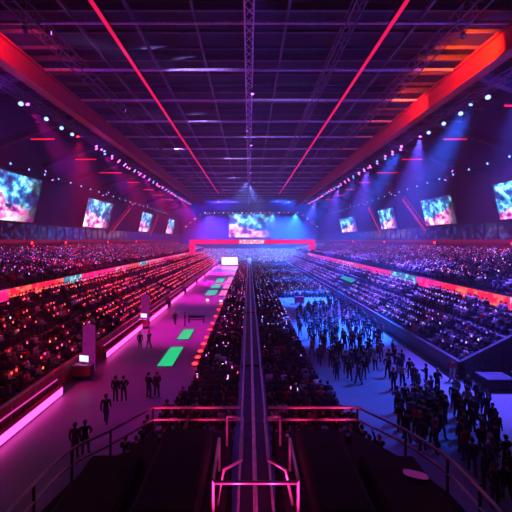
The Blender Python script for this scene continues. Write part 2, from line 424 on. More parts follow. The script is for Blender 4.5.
# portal of red light across the far end
t = thing('portal_display', 'wide hot pink light portal across the far hall between the two ribbon displays', 'led portal', (0, 136, 0))
MB().box(-24.5, 27.2, -.3, .3, 9.4, 11.2).build('beam', M['portal'], t)
MB().box(-24.5, -22.2, -.3, .3, 4.0, 9.38).build('leg', M['portal'], t); MB().box(24.75, 27.2, -.3, .3, 5.9, 9.38).build('leg', M['portal'], t)
quad_uv('caption_panel', [(-4, -.33, 9.5), (6.2, -.33, 9.5), (6.2, -.33, 11.1), (-4, -.33, 11.1)], ribbon_mat((1, .25, .5), (1, .9, .95), 9, 1.2), t, 8)
struct(MB().box(-31, 34.5, 180, 180.4, 0, 9.4).build('wall_portal', M['wall']), 'dark wall under the pink portal behind the end stand', 'wall')

# ------------------------------------------------------------------ stage lights, trusses
def light_proto(lens):
    """lamp hung at its origin, throwing along local -z"""
    t = bpy.data.objects.new('stage_light', None); C.objects.link(t); t['category'] = 'stage light'
    MB().tube([(0, 0, -.25), (0, 0, -.35), (0, 0, -.75), (0, 0, -.85)], [.16, .24, .27, .3], 10).build('lamp_body', M['black'], t)
    MB().tube([(-.34, 0, -.5), (-.34, 0, -.08), (.34, 0, -.08), (.34, 0, -.5)], .035, 6).tube([(0, 0, -.08), (0, 0, .05)], .05, 6).build('yoke', M['black'], t)
    MB().ball((0, 0, -.84), .25, 10, 6, (1, 1, .45)).build('lens', lens, t, smooth=True)
    return t
protos = {k: light_proto(M[k]) for k in ('lensblue', 'lenswall', 'lenspink', 'lensviolet', 'lensred', 'lenswhite')}
used = set()
def stage_light(kind, loc, tgt, label, group, scale=1., power=0, col=None, deg=60, blend=.7, rad=.25):
    p = protos[kind]
    q = (Vector(tgt)-Vector(loc)).to_track_quat('-Z', 'Y').to_euler()
    if kind in used: o = dup(p, loc, q, label, group)
    else:
        o = p; used.add(kind); o.location = loc; o.rotation_euler = q; o['label'] = label; o['group'] = group
    o.scale = (scale,)*3
    if power:
        d = (Vector(tgt)-Vector(loc)).normalized()
        aim_light(o, 'beam', col, power, Vector(loc)+d*(1.15*scale), tgt, deg, blend, rad)
    return o
for s_ in (-1, 1):
    side = 'left' if s_ < 0 else 'right'; opp = 'right' if s_ < 0 else 'left'
    x = 30.4*s_; zt = 30.3
    t = thing('lighting_truss', f'long lighting truss hung under the {side} girder', 'lighting truss', (x, 0, 0), 0, 'side lighting trusses')
    lattice(MB(), (0, 30, zt), (0, 172, 0), .9, .9, 1.4, .07, .045).build('truss_frame', M['steel'], t)
    for i in range(10): MB().tube([(0, 36+14.5*i, zt+.4), (-2.3*s_, 36+14.5*i, 31.4)], .04, 6).build('hanger', M['black'], t)
    # four big blue-white lamps nearest the viewer
    for i, y in enumerate((44.5, 50.0, 54.0, 57.2) if s_ < 0 else (42.5, 47.9, 52.0, 56.3)):
        stage_light('lensblue', (x+.45*s_, y, zt-.58), (10*s_, y-25, 6), f'bright blue-white stage light on the {side} truss, {nth(i)} from the viewer', 'big truss lights', 1.25)
    k = 0; y = 64.0
    kinds = ('lensviolet', 'lenspink', 'lenspink', 'lensviolet', 'lenswall', 'lenspink')
    while y < 168:
        kd = kinds[(k*5+k//3+(0 if s_ < 0 else 2)) % 6]
        stage_light(kd, (x+(.45 if k % 2 or min(abs(y-b) for b in (66, 82.5, 88, 109.5, 112, 138, 147.5)) < 1.1 else -.45)*s_, y, zt-.56), (8*s_, y-12, 0), f'small {dict(lensviolet="violet", lenspink="pink", lenswall="blue")[kd]} lamp on the {side} truss, {nth(k)} beyond the big blue-white four', 'small truss lights', 1.0)
        y += 1.5+R.random()*1.1; k += 1
    # the working beams: floor and stands
    FL = [(24, .11), (40, .75), (62, 1.1), (84, 1.9), (108, 3.2), (134, 4.5)] if s_ < 0 else [(24, .13), (40, 1.4), (60, 1.5), (84, 1.0), (108, 1.2), (134, 1.6)]
    for i, (y, kk) in enumerate(FL):
        stage_light('lenspink' if s_ < 0 else 'lenswall', (x-.45*s_, y+4, zt-.57) if y > 30 else (x-.45*s_, 31, zt-.57), ((-8.2, y, 0) if s_ < 0 else (11.2, y, 0)),
                    f'{"pink" if s_ < 0 else "blue"} floor beam lamp on the inner side of the {side} truss, {nth(i)} from the viewer', 'floor beam lights', 1., (P_FLOOR_L if s_ < 0 else P_FLOOR_R)*kk, MAG if s_ < 0 else BLUE, 24, .9, rad=.25 if s_ < 0 else .9)
    for i, (y, kk) in enumerate(((28, .3), (50, .9), (75, 1.), (102, 1.1), (140, 1.2))):
        stage_light('lensred' if s_ < 0 else 'lensviolet', (x-.45*s_, y+7.5, zt-.57), (22.5*s_, y, 4),
                    f'{"red" if s_ < 0 else "violet"} crowd wash lamp beside the {side} truss, {nth(i)} from the viewer', 'crowd wash lights', 1., (P_STAND_L if s_ < 0 else P_STAND_R)*kk, (1, .004, .05) if s_ < 0 else VIO, 38, 1.)
    # row of small blue lamps along the top of the wall
    for i in range(27):
        y = 40+4.5*i
        stage_light('lenswall', (39.2*s_, y, 23.55), (0, y-6, 12), f'small blue wall lamp over the {side} screens, {nth(i)} from the viewer', f'{side} wall lamp row', .75)
    t = thing('lamp_rail', f'thin rail carrying the blue lamps along the {side} wall', 'rail', (39.2*s_, 0, 23.65), 0, 'wall lamp rails')
    MB().tube([(0, 36, 0), (0, 162, 0)], .07, 6).build('rail', M['black'], t)
    for i in range(12): MB().tube([(0, 38+11*i, 0), (4.8*s_, 38+11*i, .3)], .05, 6).build('bracket', M['black'], t)
    # uplights on the wall that wash the roof
    for i, (y, kk) in enumerate(((38, 1.), (62, 1.1), (90, 1.2), (125, 1.5))):
        stage_light('lensviolet', (39.2*s_, y+.3, 23.77), (4*s_, y+6, ZR), f'{nth(i)} violet roof wash lamp from the viewer low on the {side} wall rail', 'roof wash lights', .9, P_CEIL*kk, (.30, .02, 1) if s_ < 0 else (.10, .05, 1), 88, 1.)
    # lamps added on the wall rail to tint the upper stand
    for i, y in enumerate((47.2, 65.2, 87.7, 110.2, 137.2)):
        stage_light('lensviolet', (39.2*s_, y, 23.55), (31*s_, y+2, 8), f'{nth(i)} added violet lamp from the viewer on the {side} wall rail, aimed at the upper stand', 'upper stand lamps', .9, 13e3, (.22, .05, 1) if s_ < 0 else (.12, .05, 1), 95, 1.)
    # short red neon bars under the rafters
    for i, (y, xa, xb) in enumerate(((42, 32.5, 35.5), (56, 33, 37), (70, 32.4, 36.8), (84, 32.5, 38), (98, 32.4, 36), (112, 32.5, 36), (126, 32.4, 36.8), (140, 32.4, 36))):
        t = thing('neon_bar', f'short red neon bar under the {side} rafters, {nth(i)} from the viewer', 'neon bar', (s_*(xa+xb)/2, y, 28.1), 0, 'red neon bars')
        L_ = (xb-xa)/2
        MB().tube([(-L_, 0, 0), (L_, 0, 0)], .11, 8).build('tube', M['neonred'], t)
        MB().box(-L_, L_, -.12, .12, .12, .26).build('housing', M['black'], t)
        for a in (-.7, .7): MB().tube([(a*L_, 0, .26), (a*L_, 0, 32.05-.4*(abs(s_*(xa+xb)/2+a*L_)-29)-28.1)], .03, 6).build('hanger', M['black'], t)
    # red braces between the screens
    for i, (y0_, y1_) in enumerate(((101, 118), (142, 154)) if s_ < 0 else ((79, 91), (106, 117))):
        if s_ > 0: y0_, y1_ = y1_, y0_
        t = thing('diagonal_brace', f'red-lit diagonal lattice brace on the {side} wall, {("nearer","farther")[i]} of two', 'brace', (42.6*s_, 0, 0), 0, 'wall braces')
        if s_ > 0: ya, yb = min(y0_, y1_), max(y0_, y1_)
        else: ya, yb = y0_, y1_
        zA, zB = 13.2, 22.5
        if s_ > 0: pa, pb = (yb, zB), (ya, zA)
        pa, pb = (ya, zA), (yb, zB)
        mb = MB()
        for a in (-.55, .55): mb.tube([(0, pa[0]+a, pa[1]-a), (0, pb[0]+a, pb[1]-a)], .14, 6)
        for j in range(10):
            f0, f1 = j/10, (j+1)/10; a = .55 if j % 2 else -.55
            P = lambda f, a: (0, pa[0]+(pb[0]-pa[0])*f+a, pa[1]+(pb[1]-pa[1])*f-a)
            mb.tube([P(f0, a), P(f1, -a)], .08, 5)
        mb.build('lattice', M['redpaint'], t)
        for q in (pa, pb): MB().tube([(0, q[0], q[1]), (1.39*s_, q[0], q[1])], .1, 6).build('bracket', M['black'], t)
        MB().tube([(-.3*s_, pa[0], pa[1]), (-.3*s_, pb[0], pb[1])], .10, 6).build('neon_tube', glow('neon_brace', (1, .03, .12), .8), t)
    for i, y in enumerate((62.5, 74, 96, 120) if s_ < 0 else (51.5, 73.0, 100, 130)):
        stage_light('lensred', (41.84*s_, y, 10.5), (20*s_, y-6, 9), f'red lamp on the {side} balcony front, {nth(i)} from the viewer', 'balcony lamps', 1.1, 2.5e3, RED, 150)
# orange-red wash on the right girder, dimmer on the left one
stage_light('lensred', (22.65, 35, 33.1), (27.6, 41, 32), 'red lamp washing the near end of the right girder', 'girder wash lights', 1., P_GIRDER, (1, .06, .004), 110)
stage_light('lensred', (22.65, 50, 33.1), (27.6, 56, 32), 'red lamp washing the middle of the right girder', 'girder wash lights', 1., P_GIRDER*.35, (1, .05, .03), 110)
stage_light('lensred', (-23.15, 34, 33.1), (-27.6, 42, 32), 'red lamp washing the near end of the left girder', 'girder wash lights', 1., P_GIRDER*.12, (1, .03, .16), 120)
# far arch of lamps round the end screen
arch = thing('lighting_truss', 'arched lighting truss with dotted lamps round the far screen', 'lighting truss', (0, 192, 0))
ap = [(-38, 18.0), (-33, 22.5), (-27, 27.2), (30, 27.2), (35.5, 22.5), (41, 18.0)]
mb = MB()
for a in (-.35, .35): mb.tube([(x, a, z) for x, z in ap], .1, 6)
mb.build('truss_frame', M['steel'], arch)
for x in (-12.2, -5.7, 4, 18): MB().tube([(x, 0, 27.3), (x, 0, ZB+.35)], .05, 6).build('hanger', M['black'], arch)
k = 0
for (xa, za), (xb, zb) in zip(ap, ap[1:]):
    n = max(2, int(math.hypot(xb-xa, zb-za)/2.6))
    for i in range(n):
        f = (i+.5)/n; kd = ('lenswhite', 'lenspink', 'lenswhite', 'lenswall')[k % 4]
        stage_light(kd, (xa+(xb-xa)*f, 191.65, za+(zb-za)*f-.15), (xa*.5, 150, 5), f'small lamp on the far arched truss, {nth(k)} from its left foot', 'arch lamps', .9)
        k += 1
# blue lamps added to colour the haze at the far end
for i, (x, kk, cl) in enumerate(((-24.29, .5, (.16, .08, 1)), (-8.0, .5, (.18, .07, 1)), (2.86, 1.0, (.06, .14, 1)), (13.7, 1.2, (.03, .18, 1)), (27.3, 2.3, (.02, .22, 1)))):
    stage_light('lenswall', (x, 192.35, 26.98), (x*.8, 168, 2), f'added blue beam lamp behind the far arched truss, {nth(i)} from its left end', 'far beam lights', 1.2, P_FAR*kk, cl, 66, 1.)
for i, (x, cl, kk) in enumerate(((-32, (.16, .04, 1), 1.), (-18.9, (.12, .04, 1), 1.), (-13.5, (.1, .05, 1), 1.), (19.1, (.03, .09, 1), 1.1), (24.5, (.02, .12, 1), 1.2), (35, (.02, .14, 1), 1.3))):  # lamps added to turn the upper end wall and its haze blue
    z = 27.2 if -27 < x < 30 else 27.2-abs(x-(-27 if x < 0 else 30))*.8
    stage_light('lenswall', (x, 192.35, z+.16), (x*1.05, 199, z+6.5 if abs(x) > 30 else z+9), f'added blue lamp behind the far arch lighting the upper end wall, {nth(i)} from left', 'end wall wash lamps', 1., 40e3*kk, cl, 120, 1.)
for i, (x, cl, kk) in enumerate(((-21.6, (.16, .04, 1), 1.), (-16.2, (.12, .04, 1), .8), (16.4, (.03, .1, 1), 1.), (21.8, (.02, .13, 1), 1.3))):  # more lamps added to tint the lower end wall
    stage_light('lenswall', (x, 192.35, 26.98), (x*1.1, 203, 14), f'added blue lamp behind the far arch lighting the lower end wall, {nth(i)} from left', 'end wall wash lamps', 1., 150e3*kk, cl, 110, 1.)
for i, y in enumerate((34.9, 56, 80, 112)):  # lamps added to brighten the central truss
    stage_light('lensviolet', (-21.85, y, 33.145), (0, y+14, 33.6), f'added lavender lamp under the left roof truss brightening the central truss, {nth(i)} from the viewer', 'truss highlight lamps', .9, 75e3, (.4, .24, 1), 20, 1.)
for i, (x, y) in enumerate(((-.45, 122), (.45, 126), (-.45, 130))):  # lamps added to lift the crowd in the end stand
    stage_light('lenswall', (x, y, ZB-.79), ((-18, 1, 20)[i], 166, 3), f'{nth(i)} of three added blue lamps under the central truss washing the far end stand', 'end stand lamps', 1., 330e3, (.16, .22, 1), 50, 1.)
# fixtures on the central roof truss: wash over the seats beside the barrier
for i, (y, kk) in enumerate(((26, 1.), (48, 1.), (74, 1.1), (104, 1.2))):
    stage_light('lensviolet', (.45, y, ZB-.79), (2.2, y-6 if y > 30 else 22, 0), f'violet lamp under the central roof truss, {nth(i)} from the viewer', 'centre truss lights', 1., P_CENTRE*kk, (.15, .05, 1), 48, 1.)

# ------------------------------------------------------------------ floor furniture
# led boards along the left walkway
for i, (a, b) in enumerate(((12.5, 23.4), (30.6, 40.8), (43, 53.4), (56, 67), (69.5, 82), (85, 97), (100, 113), (116, 132))):
    t = thing('led_board', f'glowing pink perimeter board along the left walkway, {nth(i)} from the viewer', 'led board', (-13.2, 0, 0), 0, 'perimeter boards')
    cb = MB().box(-.28, -.02, a, b, 0, .62).build('cabinet', M['black'], t)
    MB().box(-.018, .02, a+.05, b-.05, .1, .58).build('display', M['led'], cb)
    MB().box(-.3, .03, a, b, .622, .68).build('top_cap', M['barrier'], t)
    MB().box(-.36, -.3, a+.1, b-.1, 1.12, 1.2).build('upper_strip', M['led2'], t)
    for j in range(4): MB().box(-.34, -.31, a+.1+(b-a-.25)*j/3, a+.15+(b-a-.25)*j/3, 0, 1.12).build('strip_post', M['black'], t)
    if i < 5:
        MB().tube([(-.5, a+.2, 0), (-.5, a+.2, 1.7), (-.5, b-.2, 1.7), (-.5, b-.2, 0)], .05, 8).build('handrail', M['rail'], t)
        for j in range(1, 5):
            y = a+(b-a)*j/5; MB().tube([(-.5, y, 0), (-.5, y, 1.7)], .035, 6).build('post', M['rail'], t)
# floor led panels
for i, (y0, y1, m, nm) in enumerate(((28.6, 33.9, 'green', 'green'), (36.3, 40.6, 'green', 'green'), (65.5, 72, 'teal', 'teal'), (75, 81, 'teal', 'teal'), (84, 94, 'teal', 'teal'))):
    t = thing('floor_light_panel', f'glowing {nm} panel in the left walkway floor, {nth(i)} from the viewer', 'floor panel', (-7.35 if nm == 'green' else -7.8, (y0+y1)/2, 0), 0, 'floor light panels')
    hw = .72 if nm == 'green' else 1.15
    MB().box(-hw, hw, -(y1-y0)/2, (y1-y0)/2, 0, .04).build('frame', M['black'], t)
    MB().box(-hw+.06, hw-.06, -(y1-y0)/2+.07, (y1-y0)/2-.07, .041, .055).build('diffuser', M[m], t)
for i, (y0, y1) in enumerate(((65, 72), (74.5, 82), (84, 97))):
    t = thing('floor_light_panel', f'glowing pink panel beside the teal floor panels, {nth(i)} from the viewer', 'floor panel', (-5.3, (y0+y1)/2, 0), 0, 'floor light panels')
    MB().box(-.75, .75, -(y1-y0)/2, (y1-y0)/2, 0, .04).build('frame', M['black'], t)
    MB().box(-.7, .7, -(y1-y0)/2+.07, (y1-y0)/2-.07, .041, .055).build('diffuser', M['pinkled'], t)
for i, y in enumerate((29, 30.6, 32.3, 34.5, 36.8, 40, 43, 47, 51.5, 56)):
    t = thing('floor_lamp', f'red floor lamp along the centre seats beside the left walkway, {nth(i)} from the viewer', 'floor lamp', (-4.75, y, 0), 0, 'red floor lamps')
    MB().tube([(0, 0, 0), (0, 0, .1)], [.34, .3], 12).build('base', M['black'], t)
    MB().ball((0, 0, .11), .26, 10, 6, (1, 1, .6)).build('lens', M['redled'], t, smooth=True)
for i, (x, y) in enumerate(((-7.5, 59.5), (-5.0, 58.6))):
    t = thing('floor_lamp', f'small white-pink floor lamp before the teal panels, {("left one", "right one")[i]} of two', 'floor lamp', (x, y, 0), 0, 'white floor lamps')
    MB().tube([(0, 0, 0), (0, 0, .12)], [.3, .26], 12).build('base', M['black'], t)
    MB().ball((0, 0, .14), .3, 10, 6, (1, 1, .8)).build('lens', M['whiteled'], t, smooth=True)
# bright board at the far end of the walkway
t = thing('stage_board', 'bright white-pink upright board at the far end of the left walkway', 'led board', (-8.2, 140, 0))
MB().box(-3.6, 3.6, .05, .4, 0, 3.9).build('cabinet', M['black'], t); MB().box(-3.4, 3.4, 0, .048, .4, 3.7).build('display', M['whiteled'], t)
for a in (-3, 3): MB().box(a-.15, a+.15, -.5, .9, 0, .08).build('foot', M['black'], t)
# red cart and low stage on the right floor
t = thing('equipment_cart', 'red-pink equipment cart on the pale right floor behind the standing crowd', 'cart', (8.7, 57, 0))
MB().bevbox(-.8, .8, -.5, .5, .22, 1.15, .05).build('body', M['redpaint'], t)
MB().bevbox(-.84, .84, -.54, .54, 1.152, 1.22, .02).build('lid', M['barrier'], t)
MB().tube([(-.84, -.35, .9), (-1.1, -.35, 1.0), (-1.1, .35, 1.0), (-.84, .35, .9)], .025, 6).build('handle', M['rail'], t)
for a in (-.6, .6):
    for b in (-.35, .35): MB().tube([(a-.04, b, .11), (a+.04, b, .11)], .11, 12).box(a-.03, a+.03, b-.03, b+.03, .1, .23).build('wheel', M['black'], t)
# bench on the left walkway
t = thing('bench', 'dark bench standing in the middle of the left walkway', 'bench', (-7.0, 43.8, 0))
MB().bevbox(-1.1, 1.1, -.2, .2, .42, .48, .02).build('seat', M['dark'], t); MB().bevbox(-1.1, 1.1, .19, .25, .6, .95, .02).build('backrest', M['dark'], t)
for a in (-.95, .95): MB().box(a-.04, a+.04, -.18, .25, 0, .42).box(a-.04, a+.04, .17, .2, .42, .9).build('leg', M['black'], t)
# commentary desks with monitor and tall banner, on the left side
for i, y in enumerate((26.4, 41.4)):
    w_ = ('nearer', 'farther')[i]; x = -13.0
    t = thing('commentary_desk', f'dark commentary desk in a gap of the left boards, {w_} of two', 'desk', (x-.2, y, 0), 0, 'commentary desks')
    MB().bevbox(-.75, .75, -.5, .5, 1.05, 1.12, .02).build('desktop', M['banner'], t)
    MB().box(-.65, .6, -.45, .45, .001, 1.05).build('pedestal', M['dark'], t)
    MB().box(-.73, .73, -.503, -.47, .3, 1.04).build('modesty_panel', M['barrier'], t)
    t = thing('monitor', f'lit monitor on the {w_} commentary desk', 'monitor', (x-.2, y, 1.12), -.25, 'desk monitors')
    MB().bevbox(-.28, .28, -.1, .1, 0, .03, .01).tube([(0, .02, .03), (0, .02, .2)], .03, 6).build('stand', M['black'], t)
    cb = MB().bevbox(-.46, .46, .0, .06, .12, .68, .01).build('casing', M['black'], t)
    MB().box(-.43, .43, -.006, -.001, .15, .65).build('display', M['monitor'], cb)
    t = thing('banner_stand', f'tall pink banner behind the {w_} commentary desk', 'banner', (x-.35, y+1.15, 0), -.1, 'banner stands')
    MB().box(-.5, .5, -.18, .18, 0, .06).build('base', M['black'], t)
    mb = MB(); n = 8
    for j in range(n):
        a0, a1 = -.55+1.1*j/n, -.55+1.1*(j+1)/n
        mb.box(a0, a1, -.03+.03*math.sin(j), .01+.03*math.sin(j), .1, 3.8+.18*math.sin(j/n*PI))
    mb.build('cloth', M['totem'], t)
    for a in (-.57, .57): MB().tube([(a, 0, .06), (a, 0, 3.9)], .025, 6).build('pole', M['rail'], t)
# low boxes at the foot of the right end wall
for i, (x, y, a, b, h) in enumerate(((18.3, 24.6, 1.0, .7, .8), (20.8, 23.9, 1.1, 1.0, 1.0))):
    t = thing('road_case', f'dark road case before the right end wall, {("beside the steward", "farther from the steward")[i]}', 'case', (x, y, 0), 0, 'road cases')
    MB().bevbox(-a, a, -b, b, .12, h, .04).build('body', M['panel'] if i else M['case'], t); MB().bevbox(-a-.02, a+.02, -b-.02, b+.02, h+.002, h+.1, .03).build('lid', M['panel'], t)
    for c_ in (-.7, .7): MB().tube([(c_*a-.03, -b*.6, .06), (c_*a+.03, -b*.6, .06)], .06, 8).tube([(c_*a-.03, b*.6, .06), (c_*a+.03, b*.6, .06)], .06, 8).build('castor', M['black'], t)
# teal board in the right stand
t = thing('led_board', 'low teal board lying over seats in the right lower stand', 'led board', (19.8, 66, 3.02), 0); t.rotation_euler.y = -math.atan(.5)
MB().box(-.6, .6, -4, 4, 0, .2).build('cabinet', M['black'], t); MB().box(-.5, .5, -3.9, 3.9, .201, .22).build('display', glow('teal_dim', (.02, .7, .4), .45), t)

# ------------------------------------------------------------------ centre barrier
t = thing('centre_barrier', 'long grey barrier wall running down the middle of the arena', 'barrier', (.2, 0, 0))
MB().box(-.55, .55, 5, 150, 0, 2.55).build('core', M['concrete'], t)
for j in range(29):
    y = 5+5*j
    MB().bevbox(-.52, .52, y+.03, y+4.97, 2.552, 2.66, .03).build('top_panel', M['panel'], t)
for a in (-.53, .53): MB().tube([(a, 5, 2.95), (a, 150, 2.95)], .05, 6).build('side_rail', M['pipe'], t)
MB().tube([(0, 5, 2.86), (0, 150, 2.86)], .08, 8).build('centre_pipe', M['pipe'], t)
for j, y in enumerate((22, 38, 70)):
    MB().box(-.66, .66, y-.25, y+.25, 2.5, 2.80).build('cross_joint', M['dark'], t)
for j in range(29):
    for a in (-.53, .53): MB().tube([(a, 7.5+5*j, 2.5), (a, 7.5+5*j, 2.93)], .035, 6).build('rail_post', M['pipe'], t)

# ------------------------------------------------------------------ near platform with rails
PZ = 3.1
plan = [(-6.3, 5), (-6.2, 9.4), (-5.9, 10.9), (-5.0, 12.0), (-3.95, 13.7), (-.72, 13.7), (-.72, 5)]
plan_r = [(6.5, 5), (6.5, 9.0), (6.35, 10.3), (5.75, 11.85), (4.45, 13.7), (1.1, 13.7), (1.1, 5)]
for nm, pl in (('left', plan), ('right', plan_r)):
    o = MB().prism_z([(x*.985, y*.992) for x, y in pl], 0, PZ).build('platform', M['case']); struct(o, f'black cloth-clad viewing platform {nm} of the centre barrier', 'platform')
def rail(label, pts, ups):
    t = thing('guard_rail', label, 'railing', (0, 0, PZ), 0, 'platform rails')
    for h, r, nm in ((1.1, .05, 'top_rail'), (.6, .042, 'mid_rail')):
        MB().tube([(x, y, h) for x, y in pts], r, 10).build(nm, M['rail'], t, smooth=True)
    for x, y in ups: MB().tube([(x, y, 0), (x, y, 1.1)], .04, 8).build('post', M['black'], t)
    return t
ins = lambda pl: [(x*.965, y*.985) for x, y in pl]
def smooth_path(p, n=6):
    out = []
    for i in range(len(p)-1):
        p0, p1, p2, p3 = p[max(i-1, 0)], p[i], p[i+1], p[min(i+2, len(p)-1)]
        for k in range(n):
            t_ = k/n
            out.append(tuple(.5*((2*p1[c])+(-p0[c]+p2[c])*t_+(2*p0[c]-5*p1[c]+4*p2[c]-p3[c])*t_*t_+(-p0[c]+3*p1[c]-3*p2[c]+p3[c])*t_**3) for c in (0, 1)))
    return out+[p[-1]]
lp = [(-6.05, 6.5), (-6.0, 9.2), (-5.75, 10.7), (-4.95, 11.8), (-3.9, 13.4)]
rp = [(6.3, 6.5), (6.3, 9.0), (6.2, 10.3), (5.6, 11.8), (4.4, 13.4)]
rail('curved steel railing round the left half of the dark platform', smooth_path(lp)+[(-.35, 13.4)], [lp[1], lp[2], lp[3], lp[4], (-2.4, 13.4), (-.8, 13.4)])
rail('curved steel railing round the right half of the dark platform', smooth_path(rp)+[(.78, 13.4)], [rp[1], rp[2], rp[3], rp[4], (2.7, 13.4), (1.2, 13.4)])
t = thing('stair_guard', 'U-shaped steel guard across the barrier in front of the platform railing', 'railing', (0, 0, PZ))
MB().tube([(-1.02, 11.3, 1.1), (-1.02, 9.4, 1.1), (-.95, 9.25, 1.1), (1.33, 9.25, 1.1), (1.4, 9.4, 1.1), (1.4, 11.3, 1.1)], .05, 10).build('top_rail', M['rail'], t, smooth=True)
for x in (-1.02, 1.4):
    for y in (11.3, 9.4): MB().tube([(x, y, 0), (x, y, 1.1)], .045, 8).build('post', M['rail'], t)
for a, x in ((-1, -.85), (1, 1.2)):
    xi = -.25 if a < 0 else .6
    t = thing('hand_rail', f'short bent red-lit handrail on the {"left" if a < 0 else "right"} side of the barrier end', 'railing', (0, 0, PZ), 0, 'short handrails')
    MB().tube([(xi+.35*a, 12.7, 1.1), (xi, 12.6, 1.1), (xi, 10.2, 1.1), (xi+.5*a, 9.9, 1.0), (xi+.7*a, 9.85, .0)], .05, 10).build('rail', M['rail'], t, smooth=True)
    MB().tube([(xi+.6*a, 12.7, 1.1), (xi+.6*a, 12.7, 0)], .045, 8).tube([(xi+.3*a, 12.7, 1.1), (xi+.62*a, 12.7, 1.1)], .045, 8).build('post', M['rail'], t)
for i, (x, y, z, tx, p_) in enumerate(((-3.0, 12.42, .795, -3.2, 90), (-1.6, 12.42, .795, -1.5, 90), (2.0, 12.42, .795, 1.9, 90), (3.2, 12.42, .795, 3.4, 90), (-.88, 8.1, .03, -.1, 420), (1.26, 8.1, .03, .5, 420))):  # small lamps added to redden the platform rails
    stage_light('lensred', (x, y, PZ+z), (tx, 13.4, PZ+1.0) if i < 4 else (tx, 10.0, PZ+1.15), f'tiny added red lamp on the platform, {("leftmost on the left desk", "inner one on the left desk", "inner one on the right desk", "rightmost on the right desk", "left of the guard", "right of the guard")[i]}', 'rail lamps', .25, p_, (1, .015, .10) if i < 4 else (1, .03, .3), 125 if i < 4 else 95, rad=.05)
# covered equipment on the platform
for i, (x0, x1, y0, y1, h) in enumerate(((-5.4, -3.6, 8.6, 11.3, .55), (-3.2, -1.4, 8.6, 12.6, .7), (1.8, 3.4, 8.6, 12.6, .7), (3.7, 5.6, 8.4, 11.2, .6))):
    t = thing('covered_desk', f'long desk under black cloth on the platform, {nth(i)} from the left railing', 'covered desk', ((x0+x1)/2, (y0+y1)/2, PZ), 0, 'covered desks')
    a, b = (x1-x0)/2, (y1-y0)/2
    MB().bevbox(-a, a, -b, b, .001, h, .08).build('cloth', M['case'], t)
    MB().bevbox(-a+.12, a-.12, -b+.12, b-.12, h+.001, h+.06, .02).build('lid', M['case'], t)
t = thing('tablet', 'small glowing pink tablet lying on the rightmost covered desk', 'tablet', (5.12, 10.15, PZ+.662), -.35)
oval = lambda a, b: [(a*math.copysign(abs(math.cos(q))**.6, math.cos(q)), b*math.copysign(abs(math.sin(q))**.6, math.sin(q))) for q in [2*PI*(k+.5)/24 for k in range(24)]]
MB().prism_z(oval(.38, .2), 0, .03).build('casing', M['black'], t); MB().prism_z(oval(.35, .17), .031, .036).build('display', glow('tablet_pink', (.5, .04, .45), .2), t)
for i, (x, y) in enumerate(((-3.5, 12.9), (3.9, 12.95), (-4.4, 11.95), (1.5, 12.95))):
    t = thing('uplight', f'small black lamp at the foot of the platform railing, {nth(i)} placed', 'lamp', (x, y, PZ), 0, 'railing uplights')
    MB().tube([(0, 0, 0), (0, 0, .05), (0, 0, .22)], [.12, .12, .09], 10).build('lamp_body', M['black'], t)
    MB().ball((0, 0, .22), .08, 8, 6).build('lens', M['white'], t)

# ------------------------------------------------------------------ people
SKIN = [mat('skin_light', (.55, .34, .25), .5, var=0), mat('skin_tan', (.36, .2, .13), .5, var=0), mat('skin_brown', (.16, .085, .055), .5, var=0)]
JACK = [('black', (.012, .012, .015)), ('navy', (.02, .028, .075)), ('dark grey', (.06, .06, .07)), ('grey', (.22, .22, .24)), ('white', (.75, .75, .76)), ('red', (.55, .03, .03)), ('beige', (.42, .34, .25)), ('pink', (.6, .2, .32))]
JM = {n: mat('cloth_'+n.replace(' ', '_'), c, .85, var=.15, scale=8) for n, c in JACK}
TM = [mat('trousers_black', (.012, .012, .016), .85, var=0), mat('trousers_blue', (.03, .045, .10), .85, var=0), mat('trousers_grey', (.08, .08, .09), .85, var=0), mat('trousers_white', (.6, .6, .62), .85, var=0)]
HM = [mat('hair_black', (.012, .01, .01), .5, var=0), mat('hair_brown', (.06, .03, .018), .5, var=0), mat('hair_blond', (.32, .2, .09), .5, var=0)]
SHOE = mat('shoe_black', (.02, .02, .02), .5, var=0)
EYEM = mat('eye_dark', (.02, .015, .015), .3, var=0)

def skinned(verts, edges, roots, sub=1):
    me = bpy.data.meshes.new('sk'); me.from_pydata([v[0] for v in verts], edges, [])
    o = bpy.data.objects.new('sk', me); C.objects.link(o)
    md = o.modifiers.new('s', 'SKIN'); md.use_smooth_shade = True; md.branch_smoothing = .4
    for i, v in enumerate(verts):
        d = me.skin_vertices[0].data[i]; r = v[1]
        d.radius = r if isinstance(r, tuple) else (r, r); d.use_root = i in roots
    ms = o.modifiers.new('u', 'SUBSURF'); ms.levels = sub
    dg = bpy.context.evaluated_depsgraph_get(); ev = o.evaluated_get(dg)
    m2 = bpy.data.meshes.new_from_object(ev, depsgraph=dg)
    out = [tuple(v.co) for v in m2.vertices], [tuple(p.vertices) for p in m2.polygons]
    bpy.data.objects.remove(o); bpy.data.meshes.remove(me); bpy.data.meshes.remove(m2)
    return out

